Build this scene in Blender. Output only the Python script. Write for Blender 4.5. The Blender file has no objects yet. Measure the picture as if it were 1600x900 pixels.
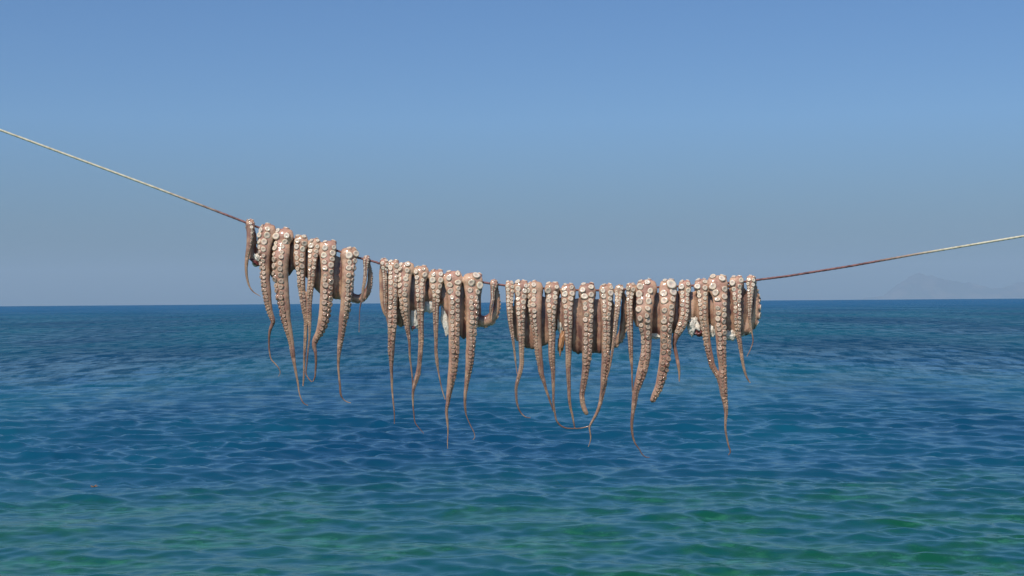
import bpy, bmesh, math, random
import numpy as np
from mathutils import Vector, Matrix, noise as mnoise
from mathutils.kdtree import KDTree

random.seed(7)
np.random.seed(7)
R = math.radians
sc = bpy.context.scene
COL = sc.collection

# ---------------------------------------------------------------- camera
CAM_H = 3.0
FPX = 2307.0                      # focal length in photo pixels (1600 wide)
PITCH, ROLL = 0.50, 0.43          # degrees
cam_d = bpy.data.cameras.new('camera')
cam = bpy.data.objects.new('camera', cam_d)
COL.objects.link(cam)
cam_d.sensor_width = 36.0
cam_d.lens = 36.0 * FPX / 1600.0
cam_d.clip_start = 0.05
cam_d.clip_end = 200000.0
CAM_ROT = Matrix.Rotation(R(90 + PITCH), 4, 'X') @ Matrix.Rotation(-R(ROLL), 4, 'Z')
cam.matrix_world = Matrix.Translation((0, 0, CAM_H)) @ CAM_ROT
sc.camera = cam

# ---------------------------------------------------------------- world, sun, exposure
SUN_EL, SUN_AZ = 52.0, 206.0      # azimuth clockwise from +Y: behind the camera, to the left
w = bpy.data.worlds.new('World')
sc.world = w
w.use_nodes = True
nt = w.node_tree
nt.nodes.clear()
wo = nt.nodes.new('ShaderNodeOutputWorld')
bg = nt.nodes.new('ShaderNodeBackground')
sky = nt.nodes.new('ShaderNodeTexSky')
sky.sky_type = 'NISHITA'
sky.sun_disc = False
sky.sun_elevation = R(SUN_EL)
sky.sun_rotation = R(SUN_AZ)
sky.air_density = 1.0
sky.dust_density = 1.0
sky.ozone_density = 1.5
sky.altitude = 0
grade = nt.nodes.new('ShaderNodeMix')
grade.data_type = 'RGBA'
grade.blend_type = 'MULTIPLY'
grade.inputs[0].default_value = 1.0
# one even ramp over elevation (the same all the way round): hazy summer air, dull at the horizon
tc = nt.nodes.new('ShaderNodeTexCoord')
sep = nt.nodes.new('ShaderNodeSeparateXYZ')
ramp = nt.nodes.new('ShaderNodeValToRGB')
nt.links.new(tc.outputs['Generated'], sep.inputs[0])
nt.links.new(sep.outputs['Z'], ramp.inputs[0])
SKY_RAMP = [(0.0, (0.22, 0.34, 0.49)), (0.05, (0.34, 0.48, 0.69)), (0.12, (0.49, 0.71, 1.0)), (0.21, (0.47, 0.70, 1.0)), (0.5, (0.60, 0.82, 1.0))]
while len(ramp.color_ramp.elements) < len(SKY_RAMP):
    ramp.color_ramp.elements.new(0.5)
for e, (p, c) in zip(ramp.color_ramp.elements, SKY_RAMP):
    e.position = p
    e.color = (*c, 1)
nt.links.new(sky.outputs[0], grade.inputs[6])
nt.links.new(ramp.outputs[0], grade.inputs[7])
nt.links.new(grade.outputs[2], bg.inputs[0])
bg.inputs[1].default_value = 0.10
nt.links.new(bg.outputs[0], wo.inputs[0])

sun_d = bpy.data.lights.new('sun', 'SUN')
sun_d.energy = 4.0
sun_d.angle = R(0.5)
sun_d.color = (1.0, 0.94, 0.85)
sun = bpy.data.objects.new('sun', sun_d)
COL.objects.link(sun)
sd = Vector((math.sin(R(SUN_AZ)) * math.cos(R(SUN_EL)), math.cos(R(SUN_AZ)) * math.cos(R(SUN_EL)), math.sin(R(SUN_EL))))
sun.rotation_euler = sd.to_track_quat('Z', 'Y').to_euler()
sun.location = (0, 0, 30)

sc.view_settings.view_transform = 'Standard'
sc.view_settings.look = 'None'
sc.view_settings.exposure = 0.0
sc.view_settings.gamma = 1.0
sc.view_settings.use_curve_mapping = False
sc.cycles.use_denoising = True
sc.cycles.volume_bounces = 1
sc.cycles.max_bounces = 6

# ---------------------------------------------------------------- helpers
ROT3 = np.array(CAM_ROT.to_3x3())
CAMP = np.array([0, 0, CAM_H])
ROPE_Y = 3.0
S = ROPE_Y / FPX                  # metres per photo pixel at the rope


def at(x, y, depth):
    """photo pixel -> world point on the plane at the given distance"""
    d = ROT3 @ np.array([(x - 800) / FPX, -(y - 450) / FPX, -1.0])
    return CAMP + d * (depth / d[1])


def link(o, parent=None):
    COL.objects.link(o)
    if parent is not None:
        o.parent = parent
    return o


def tag(o, **kw):
    for k, v in kw.items():
        o[k] = v
    return o


def mesh_from(name, verts, faces, mat=None, smooth=True):
    me = bpy.data.meshes.new(name)
    me.from_pydata([tuple(v) for v in verts], [], faces)
    if smooth:
        me.polygons.foreach_set('use_smooth', [True] * len(me.polygons))
    if mat:
        me.materials.append(mat)
    me.update()
    return me


def set_cols(me, cols):
    at_ = me.color_attributes.new('Col', 'FLOAT_COLOR', 'POINT')
    c = np.ones((len(me.vertices), 4), dtype=np.float32)
    c[:, :3] = cols
    at_.data.foreach_set('color', c.ravel())


def N(t, kind, **kw):
    n = t.nodes.new(kind)
    for k, v in kw.items():
        setattr(n, k, v)
    return n


def new_mat(name):
    m = bpy.data.materials.new(name)
    m.use_nodes = True
    t = m.node_tree
    t.nodes.clear()
    out = N(t, 'ShaderNodeOutputMaterial')
    p = N(t, 'ShaderNodeBsdfPrincipled')
    t.links.new(p.outputs[0], out.inputs[0])
    return m, t, p, out


def mixc(t, fac, a, b, blend='MIX'):
    n = N(t, 'ShaderNodeMix', data_type='RGBA', blend_type=blend)
    for sock, v in ((0, fac), (6, a), (7, b)):
        if hasattr(v, 'links'):
            t.links.new(v, n.inputs[sock])
        elif isinstance(v, tuple):
            n.inputs[sock].default_value = (*v, 1)
        else:
            n.inputs[sock].default_value = v
    return n.outputs[2]


def mrange(t, val, a, b, c=0.0, d=1.0, smooth=True):
    n = N(t, 'ShaderNodeMapRange')
    n.interpolation_type = 'SMOOTHSTEP' if smooth else 'LINEAR'
    t.links.new(val, n.inputs[0])
    for i, v in enumerate((a, b, c, d)):
        n.inputs[i + 1].default_value = v
    return n.outputs[0]


def noise_tex(t, vec, scale, detail=3, rough=0.55):
    n = N(t, 'ShaderNodeTexNoise')
    n.inputs['Scale'].default_value = scale
    n.inputs['Detail'].default_value = detail
    n.inputs['Roughness'].default_value = rough
    t.links.new(vec, n.inputs['Vector'])
    return n.outputs['Fac']


# ---------------------------------------------------------------- materials
def mat_skin():
    m, t, p, out = new_mat('wet_octopus_skin')
    geo = N(t, 'ShaderNodeNewGeometry')
    pos = geo.outputs['Position']
    att = N(t, 'ShaderNodeAttribute', attribute_name='Col')
    info = N(t, 'ShaderNodeObjectInfo')
    mot = noise_tex(t, pos, 160, 4, 0.65)
    big = noise_tex(t, pos, 34, 3, 0.5)
    spk = noise_tex(t, pos, 620, 2, 0.6)
    c = mixc(t, mrange(t, mot, 0.50, 0.72, 0, 0.50), att.outputs['Color'], (0.16, 0.065, 0.045))
    c = mixc(t, mrange(t, big, 0.42, 0.62, 0, 0.5), c, (0.66, 0.42, 0.26))
    c = mixc(t, mrange(t, spk, 0.60, 0.72, 0, 0.45), c, (0.12, 0.05, 0.04))
    c = mixc(t, mrange(t, noise_tex(t, pos, 62, 4, 0.6), 0.50, 0.66, 0, 0.42), c, (0.24, 0.10, 0.075))
    # suckers keep their own pale colour: alpha-like mask from luminance of the attribute
    sepc = N(t, 'ShaderNodeSeparateColor')
    t.links.new(att.outputs['Color'], sepc.inputs[0])
    pale = mrange(t, sepc.outputs[2], 0.30, 0.42)
    c = mixc(t, pale, c, att.outputs['Color'])
    v = N(t, 'ShaderNodeHueSaturation')
    t.links.new(c, v.inputs['Color'])
    t.links.new(mrange(t, info.outputs['Random'], 0, 1, 0.86, 1.10, False), v.inputs['Value'])
    t.links.new(mixc(t, 1.0, v.outputs[0], info.outputs['Color'], 'MULTIPLY'), p.inputs['Base Color'])
    p.inputs['Roughness'].default_value = 0.48
    p.inputs['IOR'].default_value = 1.38
    p.inputs['Coat Weight'].default_value = 1.0
    p.inputs['Coat Roughness'].default_value = 0.10
    p.inputs['Coat IOR'].default_value = 1.4
    p.inputs['Subsurface Weight'].default_value = 0.2
    p.inputs['Subsurface Radius'].default_value = (1.0, 0.45, 0.28)
    p.inputs['Subsurface Scale'].default_value = 0.004
    b = N(t, 'ShaderNodeBump')
    b.inputs['Strength'].default_value = 0.55
    b.inputs['Distance'].default_value = 0.0013
    wr = noise_tex(t, pos, 240, 4, 0.6)
    t.links.new(wr, b.inputs['Height'])
    t.links.new(b.outputs[0], p.inputs['Normal'])
    bc = N(t, 'ShaderNodeBump')
    bc.inputs['Strength'].default_value = 0.5
    bc.inputs['Distance'].default_value = 0.0008
    t.links.new(noise_tex(t, pos, 190, 2, 0.5), bc.inputs['Height'])
    t.links.new(bc.outputs[0], p.inputs['Coat Normal'])
    return m


def mat_flesh(name, col, rough, bump=0.5):
    m, t, p, out = new_mat(name)
    geo = N(t, 'ShaderNodeNewGeometry')
    pos = geo.outputs['Position']
    n1 = noise_tex(t, pos, 90, 3)
    c = mixc(t, mrange(t, n1, 0.45, 0.7, 0, 0.5), col, (col[0] * 0.75, col[1] * 0.55, col[2] * 0.42))
    t.links.new(c, p.inputs['Base Color'])
    p.inputs['Roughness'].default_value = rough
    p.inputs['Coat Weight'].default_value = 0.7
    p.inputs['Coat Roughness'].default_value = 0.08
    b = N(t, 'ShaderNodeBump')
    b.inputs['Strength'].default_value = bump
    b.inputs['Distance'].default_value = 0.002
    t.links.new(noise_tex(t, pos, 260, 3), b.inputs['Height'])
    t.links.new(b.outputs[0], p.inputs['Normal'])
    return m


def mat_rope():
    m, t, p, out = new_mat('stained_rope')
    geo = N(t, 'ShaderNodeNewGeometry')
    pos = geo.outputs['Position']
    s = N(t, 'ShaderNodeSeparateXYZ')
    t.links.new(pos, s.inputs[0])
    n1 = noise_tex(t, pos, 30, 4, 0.7)
    nn = N(t, 'ShaderNodeMath', operation='MULTIPLY_ADD')
    t.links.new(n1, nn.inputs[0])
    nn.inputs[1].default_value = 0.22
    t.links.new(s.outputs[0], nn.inputs[2])
    xl = at(288, 310, ROPE_Y)[0] + 0.11
    xr = at(1425, 400, ROPE_Y)[0] + 0.11
    a = mrange(t, nn.outputs[0], xl - 0.09, xl + 0.12)
    b_ = mrange(t, nn.outputs[0], xr - 0.12, xr + 0.10, 1, 0)
    st = N(t, 'ShaderNodeMath', operation='MULTIPLY')
    t.links.new(a, st.inputs[0])
    t.links.new(b_, st.inputs[1])
    clean = mixc(t, mrange(t, noise_tex(t, pos, 120, 3), 0.4, 0.7), (0.62, 0.56, 0.41), (0.44, 0.38, 0.26))
    red = mixc(t, mrange(t, noise_tex(t, pos, 90, 3), 0.4, 0.65), (0.24, 0.10, 0.09), (0.10, 0.035, 0.035))
    t.links.new(mixc(t, st.outputs[0], clean, red), p.inputs['Base Color'])
    p.inputs['Roughness'].default_value = 0.6
    bb = N(t, 'ShaderNodeBump')
    bb.inputs['Strength'].default_value = 0.5
    bb.inputs['Distance'].default_value = 0.0008
    t.links.new(noise_tex(t, pos, 900, 2), bb.inputs['Height'])
    t.links.new(bb.outputs[0], p.inputs['Normal'])
    return m


def mat_sea():
    m, t, p, out = new_mat('sea_water')
    geo = N(t, 'ShaderNodeNewGeometry')
    pos = geo.outputs['Position']
    s = N(t, 'ShaderNodeSeparateXYZ')
    t.links.new(pos, s.inputs[0])
    ln = N(t, 'ShaderNodeVectorMath', operation='LENGTH')
    t.links.new(pos, ln.inputs[0])
    dist = ln.outputs['Value']

    def stretched(sx, sy):
        n = N(t, 'ShaderNodeVectorMath', operation='MULTIPLY')
        t.links.new(pos, n.inputs[0])
        n.inputs[1].default_value = (sx, sy, 0.0)
        return n.outputs[0]
    # depth of the bottom: shallow seagrass and sand shelf close in, deep blue beyond
    shelf = noise_tex(t, stretched(1, 1.0), 0.10, 3, 0.6)
    ysh = N(t, 'ShaderNodeMath', operation='MULTIPLY_ADD')
    t.links.new(shelf, ysh.inputs[0])
    ysh.inputs[1].default_value = 14.0
    t.links.new(s.outputs[1], ysh.inputs[2])
    near = mrange(t, ysh.outputs[0], 25.5, 36.0, 1, 0)
    patch = noise_tex(t, stretched(1, 1.2), 0.42, 4, 0.65)
    green = mixc(t, mrange(t, patch, 0.43, 0.56, 0, 1.0), (0.003, 0.068, 0.078), (0.004, 0.072, 0.036))
    bright = noise_tex(t, stretched(0.7, 0.8), 3.0, 5, 0.72)
    pb = N(t, 'ShaderNodeMath', operation='MULTIPLY')
    t.links.new(mrange(t, bright, 0.47, 0.62, 0, 1), pb.inputs[0])
    t.links.new(mrange(t, patch, 0.47, 0.60, 0.10, 0.9), pb.inputs[1])
    green = mixc(t, pb.outputs[0], green, (0.022, 0.145, 0.068))
    mid = noise_tex(t, stretched(1, 0.35), 0.05, 3, 0.6)
    deep = mixc(t, mrange(t, mid, 0.38, 0.62), (0.002, 0.044, 0.102), (0.004, 0.082, 0.134))
    far = mrange(t, dist, 90, 900)
    deep = mixc(t, far, deep, (0.003, 0.080, 0.186))
    col = mixc(t, near, deep, green)
    n1 = noise_tex(t, stretched(0.8, 1.6), 3.6, 4, 0.6)
    b1 = N(t, 'ShaderNodeBump')
    b1.inputs['Strength'].default_value = 1.0
    b1.inputs['Distance'].default_value = 0.008
    t.links.new(n1, b1.inputs['Height'])
    n2 = noise_tex(t, stretched(0.6, 1.0), 0.55, 5, 0.65)
    b2 = N(t, 'ShaderNodeBump')
    t.links.new(mrange(t, dist, 30, 160, 0.0, 1.0), b2.inputs['Strength'])
    b2.inputs['Distance'].default_value = 0.22
    t.links.new(n2, b2.inputs['Height'])
    t.links.new(b1.outputs[0], b2.inputs['Normal'])
    b3 = N(t, 'ShaderNodeBump')
    t.links.new(mrange(t, dist, 60, 300, 0.0, 1.0), b3.inputs['Strength'])
    b3.inputs['Distance'].default_value = 0.7
    t.links.new(noise_tex(t, stretched(0.35, 0.12), 1.0, 5, 0.6), b3.inputs['Height'])
    t.links.new(b2.outputs[0], b3.inputs['Normal'])
    nrm = b3.outputs[0]
    t.nodes.remove(p)
    dif = N(t, 'ShaderNodeBsdfDiffuse')
    t.links.new(col, dif.inputs['Color'])
    t.links.new(nrm, dif.inputs['Normal'])
    glo = N(t, 'ShaderNodeBsdfGlossy')
    glo.inputs['Color'].default_value = (0.84, 0.98, 1.0, 1)
    t.links.new(mrange(t, dist, 20, 800, 0.05, 0.25), glo.inputs['Roughness'])
    t.links.new(nrm, glo.inputs['Normal'])
    fr = N(t, 'ShaderNodeFresnel')
    fr.inputs['IOR'].default_value = 1.333
    t.links.new(nrm, fr.inputs['Normal'])

    def mth(op, a, b):
        n = N(t, 'ShaderNodeMath', operation=op)
        for i_, v_ in enumerate((a, b)):
            if hasattr(v_, 'links'):
                t.links.new(v_, n.inputs[i_])
            else:
                n.inputs[i_].default_value = v_
        return n.outputs[0]
    # reflectance of the unresolved wavelets: falls below the flat-water value with distance
    k = mrange(t, dist, 22, 110, 0.45, 2.7)
    f0 = mth('POWER', fr.outputs[0], 1.0)
    fe = mth('DIVIDE', f0, mth('ADD', mth('MULTIPLY', f0, k), 1.0))
    gust = noise_tex(t, stretched(1.1, 0.22), 1.0, 6, 0.66)
    gust2 = noise_tex(t, stretched(0.05, 0.012), 1.0, 3, 0.6)
    gm = mth('MULTIPLY', mrange(t, gust, 0.38, 0.60, 0.25, 1.45), mrange(t, gust2, 0.36, 0.64, 0.75, 1.25))
    gw = mrange(t, dist, 26, 75)
    gmx = mth('ADD', mth('MULTIPLY', gm, gw), mth('SUBTRACT', 1.0, gw))
    mx = N(t, 'ShaderNodeMixShader')
    t.links.new(mth('MULTIPLY', fe, gmx), mx.inputs[0])
    t.links.new(dif.outputs[0], mx.inputs[1])
    t.links.new(glo.outputs[0], mx.inputs[2])
    t.links.new(mx.outputs[0], out.inputs[0])
    return m


def mat_rock():
    m, t, p, out = new_mat('dry_island_rock')
    geo = N(t, 'ShaderNodeNewGeometry')
    n = noise_tex(t, geo.outputs['Position'], 0.0012, 5, 0.6)
    c = mixc(t, mrange(t, n, 0.42, 0.62), (0.042, 0.064, 0.074), (0.095, 0.095, 0.095))
    t.links.new(c, p.inputs['Base Color'])
    p.inputs['Roughness'].default_value = 0.9
    return m


SKIN = mat_skin()
WHITE = mat_flesh('pale_wet_flesh', (0.78, 0.72, 0.62), 0.3, 0.9)
ORANGE = mat_flesh('orange_wet_flesh', (0.50, 0.25, 0.12), 0.35)
MAROON = mat_flesh('dark_red_wet_flesh', (0.16, 0.035, 0.03), 0.3)
ROPE = mat_rope()
SEA = mat_sea()
ROCK = mat_rock()

# ---------------------------------------------------------------- sea (curved with the earth so the horizon is a real one)
ER = 6371000.0


def build_sea():
    th = list(np.arange(-0.40, 0.40001, 0.0009))
    rest = list(np.linspace(0.40, 2 * math.pi - 0.40, 120)[1:-1])
    th = np.array(th + rest)
    rs = [2.5]
    while rs[-1] < 50000:
        r = rs[-1]
        if r < 13:
            d = 0.35
        elif r < 40:
            d = 0.02 + 0.0030 * r
        elif r < 700:
            d = 0.14 + (r * r - 1600) / 10500
        else:
            d = r * 0.07
        rs.append(r + d)
    rs = np.array(rs)
    dr = np.gradient(rs)
    dth = np.abs(np.gradient(th))
    TH, RR = np.meshgrid(th, rs)
    DR = np.repeat(dr[:, None], len(th), 1)
    SP = np.maximum(DR, RR * dth[None, :] * 1.0)
    X = (RR * np.sin(TH)).astype(np.float64)
    Y = (RR * np.cos(TH)).astype(np.float64)
    Z = np.zeros_like(X)
    DX = np.zeros_like(X)
    DY = np.zeros_like(X)
    rng = np.random.RandomState(11)
    nw = 230
    lam = np.exp(rng.uniform(math.log(0.22), math.log(3.6), nw))
    ang = R(-100) + rng.normal(0, 1, nw) * np.where(lam < 0.8, R(40), R(24))          # waves run towards the shore and a little across
    ph = rng.uniform(0, 2 * math.pi, nw)
    # gusts: patches of rougher and smoother water
    gx = 0.55 + 0.45 * (np.sin(X * 0.11 + 1.3 + 0.8 * np.sin(Y * 0.07)) * np.sin(Y * 0.19 + 0.4 + 0.9 * np.sin(X * 0.05 + 2)))
    nl = 40                                            # longer, very low waves
    lam = np.concatenate([lam, np.exp(rng.uniform(math.log(5.0), math.log(45.0), nl))])
    ang = np.concatenate([ang, R(-95) + rng.normal(0, R(40), nl)])
    ph = np.concatenate([ph, rng.uniform(0, 2 * math.pi, nl)])
    for L, a_, p_ in zip(lam, ang, ph):
        k = 2 * math.pi / L
        slope = 0.033 if L < 0.45 else 0.025 if L < 0.8 else (0.0190 if L < 1.4 else (0.0115 if L < 2.6 else (0.007 if L < 5 else 0.003)))
        A = slope / k
        f = np.clip((L / (2.6 * SP) - 0.8) / 0.8, 0, 1)
        f = f * f * (3 - 2 * f)
        if L < 2.5:
            f = f * (0.35 + 1.05 * gx)
        if f.max() <= 0:
            continue
        cx, cy = math.cos(a_), math.sin(a_)
        q = k * (X * cx + Y * cy) + p_
        A_ = A * f
        Z += A_ * np.cos(q)
        sq = A_ * np.sin(q) * 0.85
        DX -= sq * cx
        DY -= sq * cy
    X += DX
    Y += DY
    Z -= (RR ** 2) / (2 * ER)
    nr, na = X.shape
    verts = np.stack([X, Y, Z], -1).reshape(-1, 3)
    verts = np.vstack([verts, [[0, 0, 0]]])
    i = np.arange(nr - 1)[:, None] * na
    j = np.arange(na)[None, :]
    j2 = (j + 1) % na
    a = i + j
    b = i + j2
    quads = np.stack([a, b, b + na, a + na], -1).reshape(-1, 4)
    tris = np.stack([np.full(na, len(verts) - 1), (np.arange(na) + 1) % na, np.arange(na)], -1)
    me = bpy.data.meshes.new('sea')
    nq, ntf = len(quads), len(tris)
    me.vertices.add(len(verts))
    me.vertices.foreach_set('co', verts.ravel())
    me.loops.add(nq * 4 + ntf * 3)
    me.loops.foreach_set('vertex_index', np.concatenate([quads.ravel(), tris.ravel()]))
    me.polygons.add(nq + ntf)
    me.polygons.foreach_set('loop_start', np.concatenate([np.arange(nq) * 4, nq * 4 + np.arange(ntf) * 3]))
    me.polygons.foreach_set('use_smooth', np.ones(nq + ntf, dtype=bool))
    me.update(calc_edges=True)
    me.validate()
    me.materials.append(SEA)
    o = link(bpy.data.objects.new('sea', me))
    tag(o, kind='structure', label='rippled deep blue sea turning green in the shallows')
    return o


build_sea()


# ---------------------------------------------------------------- distant island
def build_island():
    D = 54000.0
    prof = [(1330, 470), (1378, 466), (1395, 452), (1415, 440), (1432, 431), (1442, 429.5), (1452, 433), (1466, 429),
            (1480, 433), (1495, 441), (1520, 448), (1545, 452), (1565, 449), (1585, 443), (1610, 440), (1640, 446),
            (1680, 455), (1720, 462), (1780, 470)]
    px = [p[0] for p in prof]
    nx, ny = 240, 50
    verts, faces = [], []
    for jy in range(ny):
        v = jy / (ny - 1)
        for ix in range(nx):
            x = px[0] + (px[-1] - px[0]) * ix / (nx - 1)
            yh = np.interp(x, px, [p[1] for p in prof])
            top = at(x, yh, D)
            X = top[0]
            base = -(D * D) / (2 * ER) - 40
            ridge = math.exp(-((v - 0.5 - 0.08 * math.sin(X * 0.0009)) / 0.20) ** 2)
            h = (top[2] - base) * ridge
            h *= 1 + 0.20 * (1 - ridge) * mnoise.noise(Vector((X * 0.0009, v * 7, 2)))
            h += 130 * mnoise.fractal(Vector((X * 0.0011, v * 9, 0)), 0.9, 2.0, 6) * (0.2 + ridge) * min(1, (top[2] - base) / 300)
            verts.append((X, D + (v - 0.5) * 7000, base + h))
    for jy in range(ny - 1):
        for ix in range(nx - 1):
            a = jy * nx + ix
            faces.append((a, a + 1, a + 1 + nx, a + nx))
    me = mesh_from('island', verts, faces, ROCK)
    o = link(bpy.data.objects.new('island', me))
    tag(o, kind='structure', label='faint hazy mountain island on the horizon at the right')


build_island()

# ---------------------------------------------------------------- rope
ROPE_PTS = [(-2400, -680), (-800, -100), (-200, 127), (0, 203), (120, 247.5), (250, 296), (340, 330.5), (384, 347.6), (405, 355.8), (440, 368.5),
            (470, 376.5), (492, 381.5), (513, 387), (544, 397.5), (557, 402), (578, 407.3), (593, 410.8), (615, 415), (636, 419.8), (658, 425.6),
            (682, 431.5), (708, 435.5), (738, 438.8), (755, 441.3), (778, 444.8), (790, 446.6), (814, 448), (836, 449.8), (863, 451.4),
            (888, 453), (917, 453.8), (947, 453.5), (967, 452.8), (986, 451.5), (1011, 449.6), (1044, 448.0), (1070, 447), (1097, 445.5),
            (1122, 443.5), (1151, 441), (1173, 438.8), (1181, 437.6), (1230, 431.5), (1330, 415.5), (1430, 397.5), (1520, 382.3), (1600, 368.8),
            (1800, 335), (2400, 225), (4000, -90)]
RX = np.array([p[0] for p in ROPE_PTS], float)
RYV = np.array([p[1] for p in ROPE_PTS], float)
ROPE_R = 1.75                      # px


def rope_y(x):
    return float(np.interp(x, RX, RYV))


def build_rope():
    xs = []
    x = RX[0]
    while x < RX[-1]:
        xs.append(x)
        x += 1.1 if -30 < x < 1630 and not (590 < x < 1165) else 6
    ys = np.interp(xs, RX, RYV)
    k = np.ones(9) / 9
    ysm = np.convolve(np.pad(ys, 4, mode='edge'), k, 'valid')
    verts, faces = [], []
    seg = 12
    for i, (x, y) in enumerate(zip(xs, ysm)):
        c = Vector(at(x, y, ROPE_Y))
        i2 = min(i + 1, len(xs) - 1)
        c2 = Vector(at(xs[i2], ysm[i2], ROPE_Y)) if i2 > i else c + Vector((1, 0, 0))
        T = (c2 - c).normalized()
        U = Vector((0, 1, 0))
        V = T.cross(U).normalized()
        L = x * S
        rad = ROPE_R * S * (1 + 0.06 * mnoise.noise(Vector((x * 0.07, 0, 0))))
        tw = L / 0.011 * 2 * math.pi / 3
        for q in range(seg):
            a = 2 * math.pi * q / seg
            rr = rad * (1 + 0.06 * math.cos(3 * (a - tw)))
            verts.append(c + (U * math.cos(a) + V * math.sin(a)) * rr)
    for i in range(len(xs) - 1):
        for q in range(seg):
            a = i * seg + q
            b = i * seg + (q + 1) % seg
            faces.append((a, b, b + seg, a + seg))
    faces.append(tuple(range(seg - 1, -1, -1)))
    faces.append(tuple(range((len(xs) - 1) * seg, len(xs) * seg)))
    o = link(bpy.data.objects.new('rope', mesh_from('rope', verts, faces, ROPE)))
    tag(o, label='thin pale twisted rope stained reddish brown, strung over the sea and carrying the octopuses', category='rope')


build_rope()

# ---------------------------------------------------------------- octopuses
TAN = np.array([0.59, 0.35, 0.225])
ORAL = np.array([0.49, 0.26, 0.185])
ABORAL = np.array([0.17, 0.07, 0.055])
TIPC = np.array([0.13, 0.055, 0.035])
LOWC = np.array([0.27, 0.125, 0.09])
WEBC = np.array([0.66, 0.40, 0.235])
RIM = np.array([0.78, 0.64, 0.50])
CUP = np.array([0.62, 0.49, 0.41])


def spline(pts, step):
    """Hermite spline through rows of numbers (first two are x, y), resampled evenly"""
    P = np.array(pts, float)
    d = np.hypot(*(P[1:, :2] - P[:-1, :2]).T)
    t = np.concatenate([[0], np.cumsum(np.maximum(d, 1e-3))])
    m = np.zeros_like(P)
    sl = (P[1:] - P[:-1]) / np.diff(t)[:, None]
    m[1:-1] = (sl[:-1] * np.diff(t)[1:, None] + sl[1:] * np.diff(t)[:-1, None]) / (t[2:] - t[:-2])[:, None]
    m[0], m[-1] = sl[0], sl[-1]
    n = max(2, int(t[-1] / step))
    q = np.linspace(0, t[-1], n + 1)
    i = np.clip(np.searchsorted(t, q, side='right') - 1, 0, len(t) - 2)
    h = (t[i + 1] - t[i])
    u = ((q - t[i]) / h)[:, None]
    h = h[:, None]
    h00, h10, h01, h11 = 2 * u**3 - 3 * u**2 + 1, u**3 - 2 * u**2 + u, -2 * u**3 + 3 * u**2, u**3 - u**2
    return h00 * P[i] + h10 * h * m[i] + h01 * P[i + 1] + h11 * h * m[i + 1]


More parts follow.
